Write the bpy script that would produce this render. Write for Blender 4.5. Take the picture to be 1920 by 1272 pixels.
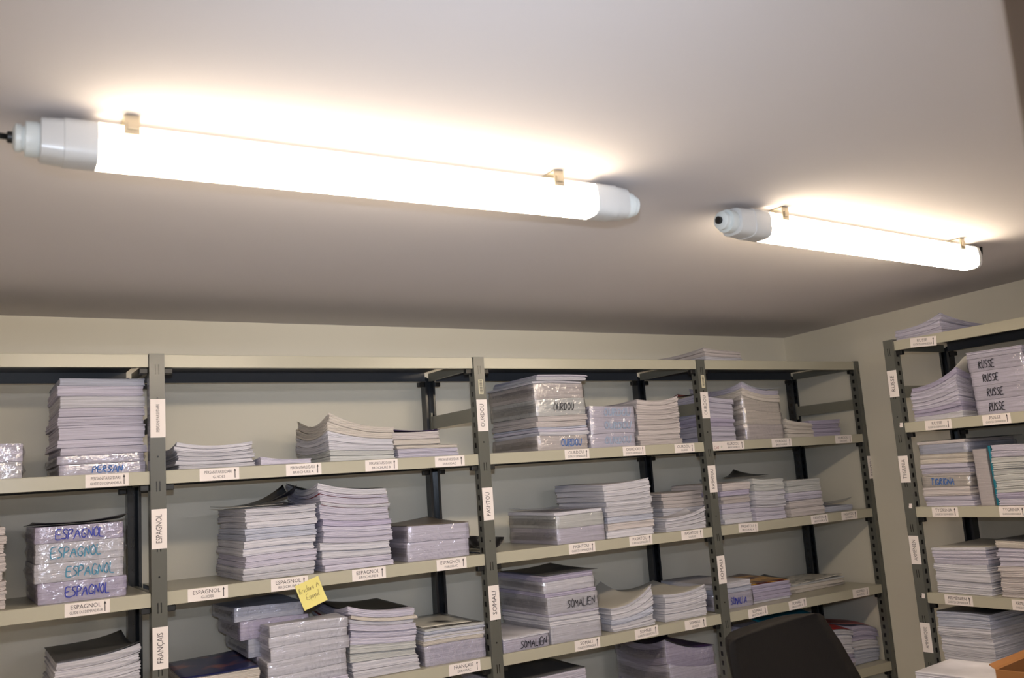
import bpy, bmesh, math, random
from mathutils import Vector, Matrix, noise

for o in list(bpy.data.objects):
    bpy.data.objects.remove(o, do_unlink=True)
scn = bpy.context.scene
COL = scn.collection
PI = math.pi

# ------------------------------------------------------------------ camera
CAMLOC = Vector((-0.4866, -2.6052, 1.6019))
cam_d = bpy.data.cameras.new('camera')
cam = bpy.data.objects.new('camera', cam_d)
COL.objects.link(cam)
R_ = Vector((0.8525, -0.5178, -0.0687)); U_ = Vector((-0.0190, -0.1624, 0.9866)); W_ = Vector((0.5230, 0.8390, 0.1493))
def cam_axes():
    pit, yaw, rol = math.radians(8.584), math.radians(31.949), math.radians(-3.996)
    f = Vector((math.sin(yaw)*math.cos(pit), math.cos(yaw)*math.cos(pit), math.sin(pit)))
    r = Vector((math.cos(yaw), -math.sin(yaw), 0)); u = r.cross(f)
    return math.cos(rol)*r+math.sin(rol)*u, -math.sin(rol)*r+math.cos(rol)*u, f
R_, U_, W_ = cam_axes()
m = Matrix((R_, U_, -W_)).transposed().to_4x4()
m.translation = CAMLOC
cam.matrix_world = m
cam_d.sensor_width = 23.6
cam_d.lens = 1727.4/1920*23.6
cam_d.clip_start = 0.02
cam_d.dof.use_dof = True
cam_d.dof.focus_distance = 2.9
cam_d.dof.aperture_fstop = 3.2
scn.camera = cam

# ------------------------------------------------------------------ world, lights, exposure
world = bpy.data.worlds.new('world'); scn.world = world
world.use_nodes = True
world.node_tree.nodes['Background'].inputs[0].default_value = (0.5, 0.55, 0.62, 1)
world.node_tree.nodes['Background'].inputs[1].default_value = 0.02
scn.view_settings.view_transform = 'Standard'
scn.view_settings.look = 'None'
scn.view_settings.gamma = 1
scn.view_settings.use_curve_mapping = False
scn.view_settings.exposure = 0.8
TUBE_STRENGTH = 23.0
TUBE_COLOR = (1.0, 0.83, 0.62, 1)
# the camera's own pop-up flash, a hand's breadth above the lens
fl_d = bpy.data.lights.new('camera_flash', 'AREA')
fl_d.shape = 'RECTANGLE'; fl_d.size = 0.045; fl_d.size_y = 0.02
fl_d.spread = math.radians(74); fl_d.energy = 2.6; fl_d.color = (0.72, 0.83, 1.0)
fl = bpy.data.objects.new('camera_flash', fl_d); COL.objects.link(fl)
m2 = Matrix((R_, U_, -W_)).transposed().to_4x4(); m2.translation = CAMLOC + U_*0.10 + W_*0.02
fl.matrix_world = m2

# ------------------------------------------------------------------ materials
def lin(c):
    return tuple((x/12.92 if x <= .04045 else ((x+.055)/1.055)**2.4) for x in c)
def newmat(name):
    m = bpy.data.materials.new(name); m.use_nodes = True
    nt = m.node_tree
    return m, nt, nt.nodes['Principled BSDF']
def flat(name, rgb, rough=.6, metal=0, spec=.5, bump=0, bscale=60, var=0):
    m, nt, b = newmat(name)
    c = lin(rgb)+(1,)
    b.inputs['Base Color'].default_value = c
    b.inputs['Roughness'].default_value = rough; b.inputs['Metallic'].default_value = metal
    b.inputs['Specular IOR Level'].default_value = spec
    tc = nt.nodes.new('ShaderNodeTexCoord')
    n = nt.nodes.new('ShaderNodeTexNoise'); n.inputs['Scale'].default_value = bscale; n.inputs['Detail'].default_value = 4
    nt.links.new(tc.outputs['Object'], n.inputs['Vector'])
    if bump:
        bp = nt.nodes.new('ShaderNodeBump'); bp.inputs['Strength'].default_value = bump; bp.inputs['Distance'].default_value = .002
        nt.links.new(n.outputs['Fac'], bp.inputs['Height']); nt.links.new(bp.outputs[0], b.inputs['Normal'])
    if var:
        n2 = nt.nodes.new('ShaderNodeTexNoise'); n2.inputs['Scale'].default_value = 3; n2.inputs['Detail'].default_value = 3
        nt.links.new(tc.outputs['Object'], n2.inputs['Vector'])
        r = nt.nodes.new('ShaderNodeMix'); r.data_type = 'RGBA'
        r.inputs[6].default_value = tuple(x*(1-var) for x in c[:3])+(1,); r.inputs[7].default_value = tuple(min(1, x*(1+var)) for x in c[:3])+(1,)
        nt.links.new(n2.outputs['Fac'], r.inputs[0]); nt.links.new(r.outputs[2], b.inputs['Base Color'])
    return m
def paper(name, rgb, line=.19, rough=.75):
    """cut page edges: fine horizontal page lines along local z"""
    m, nt, b = newmat(name)
    c = lin(rgb)
    b.inputs['Roughness'].default_value = rough; b.inputs['Specular IOR Level'].default_value = .25
    tc = nt.nodes.new('ShaderNodeTexCoord'); mp = nt.nodes.new('ShaderNodeMapping')
    mp.inputs['Scale'].default_value = (5, 5, 420)
    n = nt.nodes.new('ShaderNodeTexNoise'); n.inputs['Scale'].default_value = 1; n.inputs['Detail'].default_value = 3
    nt.links.new(tc.outputs['Object'], mp.inputs[0]); nt.links.new(mp.outputs[0], n.inputs['Vector'])
    mr = nt.nodes.new('ShaderNodeMapRange'); mr.inputs[1].default_value = .3; mr.inputs[2].default_value = .7
    nt.links.new(n.outputs['Fac'], mr.inputs[0])
    r = nt.nodes.new('ShaderNodeMix'); r.data_type = 'RGBA'
    r.inputs[6].default_value = tuple(x*(1-line*2) for x in c)+(1,); r.inputs[7].default_value = tuple(min(1, x*(1+line*.3)) for x in c)+(1,)
    nt.links.new(mr.outputs[0], r.inputs[0])
    oi = nt.nodes.new('ShaderNodeObjectInfo')
    hs = nt.nodes.new('ShaderNodeHueSaturation')
    mv = nt.nodes.new('ShaderNodeMapRange'); mv.inputs[3].default_value = .9; mv.inputs[4].default_value = 1.06
    nt.links.new(oi.outputs['Random'], mv.inputs[0]); nt.links.new(mv.outputs[0], hs.inputs['Value'])
    nt.links.new(r.outputs[2], hs.inputs['Color']); nt.links.new(hs.outputs[0], b.inputs['Base Color'])
    bp = nt.nodes.new('ShaderNodeBump'); bp.inputs['Strength'].default_value = .4; bp.inputs['Distance'].default_value = .001
    nt.links.new(n.outputs['Fac'], bp.inputs['Height']); nt.links.new(bp.outputs[0], b.inputs['Normal'])
    return m

M = {}
M['w'] = paper('white_paper', (.84, .83, .86))
M['l'] = paper('lavender_white_paper', (.81, .79, .85))
M['c'] = paper('cream_paper', (.84, .805, .77))
M['g'] = paper('grey_green_paper', (.80, .80, .795))
M['p'] = paper('pinkish_paper', (.82, .785, .78))
M['v'] = paper('violet_grey_paper', (.74, .71, .80))
M['b'] = paper('bluish_paper', (.765, .775, .835))
M['k'] = flat('black_cover', (.13, .13, .13), .35)
M['n'] = flat('navy_cover', (.16, .19, .40), .3)
M['r'] = flat('red_cover', (.60, .12, .14), .35)
M['t'] = flat('teal_cover', (.08, .47, .56), .4)
M['d'] = flat('dark_grey_cover', (.33, .33, .34), .4, var=.15)
M['y'] = flat('pale_cover', (.80, .78, .74), .6, var=.04)
M['s'] = flat('silver_grey_cover', (.62, .63, .66), .4, var=.06)
M['u'] = flat('purple_cover', (.24, .16, .34), .4)
def printed(name, a, bb, scale, thr=.5):
    m, nt, b = newmat(name)
    b.inputs['Roughness'].default_value = .3
    tc = nt.nodes.new('ShaderNodeTexCoord'); n = nt.nodes.new('ShaderNodeTexNoise')
    n.inputs['Scale'].default_value = scale; n.inputs['Detail'].default_value = 2
    nt.links.new(tc.outputs['Object'], n.inputs['Vector'])
    cr = nt.nodes.new('ShaderNodeValToRGB'); cr.color_ramp.elements[0].position = thr-.06; cr.color_ramp.elements[1].position = thr+.06
    cr.color_ramp.elements[0].color = lin(a)+(1,); cr.color_ramp.elements[1].color = lin(bb)+(1,)
    nt.links.new(n.outputs['Fac'], cr.inputs[0]); nt.links.new(cr.outputs[0], b.inputs['Base Color'])
    return m
M['fire'] = printed('orange_picture_cover', (.35, .10, .07), (.80, .60, .25), 14)
M['mag'] = printed('pale_magazine_cover', (.83, .81, .76), (.16, .15, .15), 9, .60)
M['brown'] = flat('brown_grey_cover', (.47, .43, .39), .4, var=.12)
M['news'] = printed('newsprint', (.30, .30, .30), (.80, .78, .74), 30, .42)
M['bw'] = printed('dark_picture_cover', (.16, .15, .15), (.62, .60, .58), 22, .55)
M['navypic'] = printed('navy_picture_cover', (.13, .15, .33), (.50, .30, .30), 12, .6)
M['wall'] = flat('cream_wall_paint', (.875, .85, .785), .55, spec=.3, bump=.12, bscale=90, var=.02)
M['ceil'] = flat('white_ceiling_paint', (.82, .80, .80), .85, spec=.2, bump=.05, bscale=60, var=.015)
M['floor'] = flat('grey_vinyl_floor', (.88, .87, .85), .4, bump=.1)
M['shelf'] = flat('beige_enamel_steel', (.70, .68, .605), .28, spec=.5, var=.02)
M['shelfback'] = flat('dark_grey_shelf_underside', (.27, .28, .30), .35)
M['plastic_k'] = flat('black_plastic', (.07, .07, .07), .4)
M['cap'] = flat('light_grey_plastic', (.80, .80, .79), .28, spec=.5)
M['gland'] = flat('pale_grey_plastic', (.84, .86, .85), .35)
M['steel'] = flat('clip_steel', (.72, .68, .60), .3, metal=.8)
M['label'] = flat('label_card', (.93, .89, .87), .6)
M['ink'] = flat('label_ink', (.30, .27, .27), .6)
M['inkb'] = flat('black_marker', (.06, .06, .10), .4)
M['inkblue'] = flat('blue_marker', (.10, .42, .75), .4)
M['inkdeep'] = flat('deep_blue_marker', (.13, .20, .68), .4)
M['inkpale'] = flat('faded_blue_marker', (.62, .72, .82), .5)
M['inkteal'] = flat('teal_marker', (.20, .55, .68), .5)
M['inkred'] = flat('red_marker', (.62, .20, .22), .5)
M['inkgreen'] = flat('green_marker', (.50, .62, .40), .5)
M['bar'] = flat('barcode_sticker', (.82, .79, .68), .5)
M['note'] = flat('yellow_note_paper', (.91, .86, .52), .7)
M['pencil'] = flat('grey_brown_ink', (.42, .34, .22), .6)
M['leather'] = flat('dark_brown_leather', (.075, .06, .052), .75, spec=.25, bump=.3, bscale=220)
M['chrome'] = flat('chrome', (.8, .8, .8), .15, metal=1)
M['wood'] = flat('brown_door_wood', (.27, .21, .155), .6, var=.1)
M['table'] = flat('beech_tabletop', (.66, .52, .36), .45, var=.08)
M['card'] = flat('corrugated_cardboard', (.60, .40, .21), .75, var=.07)

def post_mat(name, rgb, rough, front):
    """painted steel upright with punched slots, laid out in the post's own coordinates"""
    m, nt, b = newmat(name)
    b.inputs['Roughness'].default_value = rough
    N = nt.nodes.new; Lk = nt.links.new
    tc = N('ShaderNodeTexCoord'); sp = N('ShaderNodeSeparateXYZ'); Lk(tc.outputs['Object'], sp.inputs[0])
    def mth(op, a, bv=None):
        n = N('ShaderNodeMath'); n.operation = op
        for i, v in enumerate((a, bv)):
            if v is None: continue
            if isinstance(v, (int, float)): n.inputs[i].default_value = v
            else: Lk(v, n.inputs[i])
        return n.outputs[0]
    x, y, z = sp.outputs
    # side flanges: holes every 33 mm
    zz = mth('FRACT', mth('DIVIDE', z, .0333))
    side = mth('MULTIPLY', mth('LESS_THAN', mth('ABSOLUTE', mth('SUBTRACT', zz, .5)), .24),
               mth('LESS_THAN', mth('ABSOLUTE', mth('SUBTRACT', y, .020)), .0055))
    # front face: a pair of vertical slots every 154 mm, a dot between
    z2 = mth('FRACT', mth('DIVIDE', z, .1567))
    ax = mth('ABSOLUTE', x)
    slots = mth('MULTIPLY', mth('LESS_THAN', mth('ABSOLUTE', mth('SUBTRACT', z2, .5)), .085),
                mth('LESS_THAN', mth('ABSOLUTE', mth('SUBTRACT', ax, .0042)), .0013))
    dz = mth('MULTIPLY', mth('SUBTRACT', mth('FRACT', mth('ADD', z2, .5)), .5), .1567)
    dd = mth('ADD', mth('MULTIPLY', x, x), mth('MULTIPLY', dz, dz))
    dot = mth('LESS_THAN', dd, 6e-6)
    isf = mth('LESS_THAN', y, .0035)
    mask = mth('MAXIMUM', mth('MULTIPLY', mth('MAXIMUM', slots, dot), isf), mth('MULTIPLY', side, mth('SUBTRACT', 1.0, isf)))
    mx = N('ShaderNodeMix'); mx.data_type = 'RGBA'
    mx.inputs[6].default_value = lin(rgb)+(1,); mx.inputs[7].default_value = (.006, .006, .006, 1)
    Lk(mask, mx.inputs[0]); Lk(mx.outputs[2], b.inputs['Base Color'])
    return m
M['post'] = post_mat('grey_green_post_paint', (.36, .36, .335), .26, True)
M['rearpost'] = post_mat('glossy_dark_post_paint', (.14, .15, .165), .2, False)
M['strap'] = flat('brace_paint', (.50, .49, .44), .4)

def film_mat(name, fac, bs, strength):
    m = bpy.data.materials.new(name); m.use_nodes = True; nt = m.node_tree; nt.nodes.clear()
    N = nt.nodes.new; Lk = nt.links.new
    out = N('ShaderNodeOutputMaterial'); mx = N('ShaderNodeMixShader'); tr = N('ShaderNodeBsdfTransparent'); gl = N('ShaderNodeBsdfGlossy')
    tr.inputs[0].default_value = (.95, .95, .955, 1)
    gl.inputs['Roughness'].default_value = .08; gl.inputs['Color'].default_value = (.95, .95, 1, 1)
    lw = N('ShaderNodeLayerWeight'); lw.inputs[0].default_value = .25
    mr = N('ShaderNodeMapRange'); mr.inputs[3].default_value = fac; mr.inputs[4].default_value = fac+.35
    tc = N('ShaderNodeTexCoord'); n = N('ShaderNodeTexNoise'); n.inputs['Scale'].default_value = bs; n.inputs['Detail'].default_value = 3; n.inputs['Distortion'].default_value = 1.5
    bp = N('ShaderNodeBump'); bp.inputs['Strength'].default_value = strength; bp.inputs['Distance'].default_value = .004
    Lk(tc.outputs['Object'], n.inputs['Vector']); Lk(n.outputs['Fac'], bp.inputs['Height']); Lk(bp.outputs[0], gl.inputs['Normal'])
    Lk(lw.outputs['Fresnel'], mr.inputs[0]); Lk(mr.outputs[0], mx.inputs[0]); Lk(tr.outputs[0], mx.inputs[1]); Lk(gl.outputs[0], mx.inputs[2])
    Lk(mx.outputs[0], out.inputs[0])
    return m
M['film'] = film_mat('clear_shrink_film', .13, 30, 1.0)
M['filmear'] = film_mat('crumpled_clear_film', .22, 90, 1.0)

def tube_mat():
    m = bpy.data.materials.new('lit_tube_diffuser'); m.use_nodes = True; nt = m.node_tree; nt.nodes.clear()
    out = nt.nodes.new('ShaderNodeOutputMaterial'); e = nt.nodes.new('ShaderNodeEmission')
    e.inputs[0].default_value = TUBE_COLOR; e.inputs[1].default_value = TUBE_STRENGTH
    nt.links.new(e.outputs[0], out.inputs[0]); return m
M['tube'] = tube_mat()
M['tubedim'] = tube_mat(); M['tubedim'].name = 'diffuser_part_dimmed_as_shade'
M['tubedim'].node_tree.nodes['Emission'].inputs[1].default_value = 3.5  # shade put into the emission: upper diffuser dimmed to limit ceiling glow
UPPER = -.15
M['coolfill'] = tube_mat(); M['coolfill'].name = 'added_cool_fill_diffuser'
M['coolfill'].node_tree.nodes['Emission'].inputs[0].default_value = (.83, .85, 1, 1)
M['coolfill'].node_tree.nodes['Emission'].inputs[1].default_value = 34.0  # emission for the added fill lamps, no visible source

# ------------------------------------------------------------------ helpers
def mesh_obj(name, verts, faces, mats, parent=None, fm=None, smooth=False, loc=None, rot=0):
    me = bpy.data.meshes.new(name)
    me.from_pydata([tuple(v) for v in verts], [], faces)
    for mm in (mats if isinstance(mats, (list, tuple)) else [mats]): me.materials.append(mm)
    if fm:
        for p, i in zip(me.polygons, fm): p.material_index = i
    if smooth:
        for p in me.polygons: p.use_smooth = True
    me.update()
    o = bpy.data.objects.new(name, me); COL.objects.link(o)
    if loc is not None: o.location = loc
    if rot: o.rotation_euler = (0, 0, rot)
    if parent: o.parent = parent
    return o
class MB:
    def __init__(s): s.v = []; s.f = []; s.m = []
    def box(s, x0, x1, y0, y1, z0, z1, mi=0, T=None):
        i = len(s.v)
        pts = [(x, y, z) for z in (z0, z1) for y in (y0, y1) for x in (x0, x1)]
        if T: pts = [T(p) for p in pts]
        s.v += pts
        for q in ((0, 2, 3, 1), (4, 5, 7, 6), (0, 1, 5, 4), (2, 6, 7, 3), (0, 4, 6, 2), (1, 3, 7, 5)):
            s.f.append([i+k for k in q]); s.m.append(mi)
    def rings(s, rings, mi=0, cap=True, closed=True):
        i = len(s.v); n = len(rings[0])
        for r in rings: s.v += [tuple(p) for p in r]
        for a in range(len(rings)-1):
            for k in range(n if closed else n-1):
                k2 = (k+1) % n
                s.f.append([i+a*n+k, i+a*n+k2, i+(a+1)*n+k2, i+(a+1)*n+k]); s.m.append(mi)
        if cap:
            s.f.append([i+k for k in range(n)][::-1]); s.m.append(mi)
            s.f.append([i+(len(rings)-1)*n+k for k in range(n)]); s.m.append(mi)
    def add_mesh(s, me, T, mi):
        i = len(s.v)
        s.v += [T(v.co) for v in me.vertices]
        for p in me.polygons: s.f.append([i+k for k in p.vertices]); s.m.append(mi)
    def obj(s, name, mats, parent=None, bevel=0, smooth=False, loc=None, rot=0):
        o = mesh_obj(name, s.v, s.f, mats, parent, s.m, smooth, loc, rot)
        if bevel:
            md = o.modifiers.new('bevel', 'BEVEL'); md.width = bevel; md.segments = 2; md.limit_method = 'ANGLE'
        return o
def tag(o, label=None, cat=None, group=None, kind=None):
    if label: o['label'] = label
    if cat: o['category'] = cat
    if group: o['group'] = group
    if kind: o['kind'] = kind
    return o
def empty(name, loc, rot=0):
    o = bpy.data.objects.new(name, None); COL.objects.link(o); o.location = loc; o.rotation_euler = (0, 0, rot)
    o.empty_display_size = .05
    return o
_tc = {}
def text_mesh(s, size=1.0):
    if s in _tc: return _tc[s]
    cu = bpy.data.curves.new('t', 'FONT'); cu.body = s; cu.size = size; cu.align_x = 'CENTER'; cu.align_y = 'CENTER'
    cu.resolution_u = 2
    o = bpy.data.objects.new('t', cu)
    me = bpy.data.meshes.new_from_object(o)
    bpy.data.objects.remove(o); bpy.data.curves.remove(cu)
    _tc[s] = me
    xs = [v.co.x for v in me.vertices]
    me['w'] = max(xs)-min(xs)
    return me

# ------------------------------------------------------------------ the room
CZ = 2.179
def quad_slab(name, pts, nrm, th, mat):
    """a slab: pts is a ring, pushed th along nrm (away from the room)"""
    n = Vector(nrm).normalized()*th
    v = [Vector(p) for p in pts]+[Vector(p)+n for p in pts]; k = len(pts)
    f = [list(range(k)), list(range(k, 2*k))[::-1]]+[[i, i+k, (i+1) % k+k, (i+1) % k] for i in range(k)]
    o = mesh_obj(name, v, f, mat); o['kind'] = 'structure'; return o
YB = .44
def wx(y): return 2.954 + (y-YB)*(2.798-2.954)/(-.824-.44)   # the right wall is a little out of square
XL, YF, YO = -3.3, -2.26, -4.7
quad_slab('wall_back', [(XL, YB, 0), (wx(YB), YB, 0), (wx(YB), YB, CZ), (XL, YB, CZ)], (0, 1, 0), .15, M['wall'])
quad_slab('wall_right', [(wx(YB), YB, 0), (wx(YO), YO, 0), (wx(YO), YO, CZ), (wx(YB), YB, CZ)], (1, -.12, 0), .15, M['wall'])
quad_slab('wall_left', [(XL, YO, 0), (XL, YB, 0), (XL, YB, CZ), (XL, YO, CZ)], (-1, 0, 0), .15, M['wall'])
quad_slab('wall_rear', [(XL, YO, 0), (wx(YO), YO, 0), (wx(YO), YO, CZ), (XL, YO, CZ)], (0, -1, 0), .15, M['wall'])
quad_slab('floor', [(XL, YO, 0), (wx(YO), YO, 0), (wx(YB), YB, 0), (XL, YB, 0)], (0, 0, -1), .15, M['floor'])
quad_slab('ceiling', [(XL, YO, CZ), (wx(YO), YO, CZ), (wx(YB), YB, CZ), (XL, YB, CZ)], (0, 0, 1), .15, M['ceil'])
# brown door jamb close beside the photographer
b = MB(); b.box(.196, .235, YF-.20, YF+.01, 0, CZ); b.box(.235, .30, YF-.19, YF-.0, 0, CZ)
b.obj('trim_1', M['wood'], bevel=.003)['kind'] = 'structure'

# ------------------------------------------------------------------ shelving
SB = [2.0, 1.6865, 1.371, 1.0572, .7455, .43, .115]     # shelf tops, long unit
SR = [1.997, 1.701, 1.404, 1.111, .816, .52, .22]       # shelf tops, unit on the right wall
RX, RY = 2.433, -.503                                    # front plane and first post of the right unit
def post_mesh(b, h):
    b.box(-.0195, .0195, 0, .0022, 0, h)
    b.box(-.0195, -.0172, .0022, .036, 0, h); b.box(.0172, .0195, .0022, .036, 0, h)
    b.box(-.0172, -.011, .034, .036, 0, h); b.box(.011, .0172, .034, .036, 0, h)
def card(name, w, h, lines, arrow, parent, T, tilt=0):
    """a printed card; T maps card coordinates (a across, b up, c outward) into the parent"""
    b = MB()
    ca, sa = math.cos(tilt), math.sin(tilt)
    T2 = lambda p: T((p[0]*ca-p[1]*sa, p[0]*sa+p[1]*ca, p[2]))
    b.box(-w/2, w/2, -h/2, h/2, 0, .0006, 0, T2)
    for (s, cx, cy, hh, maxw) in lines:
        me = text_mesh(s); sc = min(hh/.72, maxw/me['w'])
        b.add_mesh(me, lambda co: T2((co.x*sc+cx, co.y*min(hh/.72, sc*1.5)+cy, .0010)), 1)
    if arrow:
        b.box(w/2-.0125, w/2-.0105, -h*.36, h*.30, .0006, .0010, 1, T2)
        i = len(b.v); b.v += [T2(p) for p in ((w/2-.0145, h*.2, .001), (w/2-.0085, h*.2, .001), (w/2-.0115, h*.42, .001))]
        b.f.append([i, i+1, i+2]); b.m.append(1)
    return b.obj(name, [M['label'], M['ink']], parent)
def vcard(w, h, s, parent, T):
    b = MB(); b.box(-w/2, w/2, -h/2, h/2, 0, .0006, 0, T)
    if s:
        me = text_mesh(s); sc = min(.0155/.72, h*.72/me['w'])
        b.add_mesh(me, lambda co: T((-co.y*min(.0155/.72, sc*1.4), co.x*sc, .0010)), 1)
    return b.obj('post_label', [M['label'], M['ink']], parent)
def barcode(parent, T):
    b = MB(); b.box(-.0085, .0085, -.024, .024, 0, .0005, 0, T)
    rr = random.Random(3); z = -.019
    while z < .019:
        t = rr.choice((.0006, .0012, .0018)); b.box(-.0045, .0055, z, z+t, .0005, .0008, 1, T); z += t+rr.choice((.0008, .0014))
    return b.obj('barcode_sticker', [M['bar'], M['ink']], parent)
def unit(root, shelves, xs, depth, posts_h):
    """parts in unit coordinates: u along, v deep, z up"""
    for x in xs:
        b = MB(); post_mesh(b, posts_h); b.obj('front_post', M['post'], root, loc=(x, -.006, 0))
        b = MB(); post_mesh(b, posts_h-.02); o = b.obj('rear_post', M['rearpost'], root, loc=(x, depth+.008, 0)); o.rotation_euler = (0, 0, PI)
    for k, z in enumerate(shelves):
        for i in range(len(xs)-1):
            a, c = xs[i]+.0205, xs[i+1]-.0205
            b = MB()
            b.box(a, c, 0, depth-.03, z-.0015, z)
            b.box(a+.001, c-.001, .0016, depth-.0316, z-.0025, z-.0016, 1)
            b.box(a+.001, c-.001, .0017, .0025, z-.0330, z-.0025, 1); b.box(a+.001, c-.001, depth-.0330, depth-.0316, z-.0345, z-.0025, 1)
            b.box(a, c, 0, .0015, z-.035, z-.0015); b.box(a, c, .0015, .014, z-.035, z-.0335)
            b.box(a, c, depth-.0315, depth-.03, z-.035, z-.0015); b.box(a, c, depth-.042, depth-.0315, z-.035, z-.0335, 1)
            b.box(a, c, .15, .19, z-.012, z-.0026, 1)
            b.obj('shelf', [M['shelf'], M['shelfback']], root, bevel=.0008)
        for x in xs:
            b = MB()
            b.box(x-.006, x+.006, .032, depth-.03, z-.034, z-.006)
            b.obj('side_beam', M['strap'], root)
            for sx in (-1, 1):
                if (x == xs[0] and sx < 0) or (x == xs[-1] and sx > 0): continue
                for y0 in (.006, depth-.026):
                    b = MB(); b.box(min(x+sx*.0205, x+sx*.043), max(x+sx*.0205, x+sx*.043), y0, y0+.018, z-.052, z-.036)
                    b.obj('shelf_clip', M['plastic_k'], root, bevel=.002)
    for x in xs:
        zz = shelves[0]-.183
        b = MB(); b.box(x-.0022, x+.0022, .031, depth-.03, zz-.022, zz+.022)
        b.box(x-.0035, x+.0035, .018, .032, zz-.036, zz+.036); b.box(x-.0035, x+.0035, depth-.03, depth-.016, zz-.036, zz+.036)
        b.obj('brace_strap', M['strap'], root)
XS = [-1.0, 0.0, 1.0, 1.976, 2.895]
UB = empty('shelving_unit', (0, 0, 0))
tag(UB, 'long beige steel shelving unit with grey posts along the back wall', 'shelving')
unit(UB, SB, XS, .385, 2.002)
UR = empty('shelving_unit', (RX, RY, 0), -PI/2)
tag(UR, 'beige steel shelving unit with grey posts against the right wall', 'shelving')
unit(UR, SR, [0.0, 1.0], .35, 2.003)
G, BA, BB_, EU = 'GUIDES', 'BROCHURE A', 'BROCHURE B', 'EURODAC'
LONG = 'GUIDE DU DEMANDEUR'
PF, ES, FR, OU, PA, SO, RU_, TI, AR = 'PERSAN/FARSI/DARI', 'ESPAGNOL', 'FRANÇAIS', 'OURDOU', 'PASHTOU', 'SOMALI', 'RUSSE', 'TYGRINIA', 'ARMENIEN'
def lip_cards(root, z, items, front):
    for (a, c, l1, l2, tilt, dz) in items:
        w = c-a; T = lambda p, cx=(a+c)/2, zz=z-.0178+dz: (cx+p[0], front-p[2], zz+p[1])
        hh = .010 if len(l1) > 10 else .0125
        lines = [(l1, -.004, .0058, hh*.85, w-.034), (l2, -.002 if len(l2) < 12 else -.003, -.0075, .0072, w-.028)]
        card('shelf_label', w, .033, lines, True, root, T, tilt)
lip_cards(UB, SB[1], [(-.176, -.072, PF, LONG, 0, 0), (.108, .215, PF, G, 0, 0), (.348, .453, PF, BA, 0, 0), (.59, .696, PF, BB_, 0, 0), (.823, .928, PF, EU, 0, 0),
    (1.317, 1.42, OU, LONG, 0, 0), (1.568, 1.67, OU, LONG, 0, 0), (1.81, 1.907, OU, G, 0, 0), (2.055, 2.165, OU, BA, 0, 0), (2.318, 2.431, OU, BB_, 0, 0), (2.696, 2.801, OU, EU, 0, 0)], -.0002)
lip_cards(UB, SB[2], [(-.223, -.119, ES, LONG, 0, 0), (.072, .177, ES, G, 0, 0), (.295, .401, ES, BA, 0, 0), (.534, .64, ES, BB_, 0, 0), (.809, .913, ES, EU, 0, 0),
    (1.304, 1.413, PA, LONG, 0, 0), (1.562, 1.665, PA, LONG, 0, .002), (1.803, 1.908, PA, G, 0, 0), (2.09, 2.192, PA, BA, -.05, 0), (2.494, 2.593, PA, BB_, 0, 0), (2.678, 2.775, PA, EU, 0, 0)], -.0002)
lip_cards(UB, SB[3], [(.831, .94, FR, EU, 0, 0), (1.298, 1.401, SO, LONG, 0, .001), (1.552, 1.655, SO, LONG, .04, .003), (1.779, 1.881, SO, G, 0, 0), (2.094, 2.196, SO, BA, .05, 0), (2.313, 2.412, SO, BB_, .05, .002), (2.689, 2.79, SO, EU, 0, 0)], -.0002)
lip_cards(UR, SR[0], [(.088, .189, RU_, LONG, -.08, -.004)], -.0002)
lip_cards(UR, SR[1], [(.102, .202, RU_, LONG, -.02, 0), (.313, .409, RU_, LONG, 0, 0)], -.0002)
lip_cards(UR, SR[2], [(.084, .181, TI, LONG, 0, 0), (.325, .414, TI, LONG, 0, 0)], -.0002)
lip_cards(UR, SR[3], [(.087, .189, AR, LONG, 0, 0), (.323, .408, AR, LONG, 0, 0)], -.0002)
def post_cards(root, x, items):
    for (z0, z1, s) in items:
        vcard(.0385, z1-z0, s, root, lambda p, cz=(z0+z1)/2: (x+p[0]+.001, -.0062-p[2], cz+p[1]))
post_cards(UB, XS[1], [(1.775, 1.878, PF), (1.483, 1.586, ES), (1.179, 1.284, FR)])
post_cards(UB, XS[2], [(1.759, 1.862, OU), (1.475, 1.578, PA), (1.167, 1.272, SO)])
post_cards(UB, XS[3], [(1.776, 1.876, OU), (1.498, 1.598, PA), (1.164, 1.265, SO)])
post_cards(UB, XS[4], [(1.495, 1.591, PA)])
post_cards(UR, 0, [(1.796, 1.892, RU_), (1.491, 1.585, TI), (1.207, 1.305, AR), (.909, 1.008, 'AMHARIQUE')])
for x, z in ((XS[2], 1.9035), (XS[3], 1.9165)):
    barcode(UB, lambda p, x=x, z=z: (x+p[0]+.002, -.0062-p[2], z+p[1]))

for u, z in ((.012, SR[1]-.008), (.006, SR[2]+.004), (.010, SR[3]-.012)):
    b = MB(); b.box(u-.006, u+.006, -.0072, -.0062, z-.007, z+.002); b.box(u-.004, u+.007, -.0074, -.0063, z, z+.009)
    b.obj('white_sticker_scrap', M['label'], UR)

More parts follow.
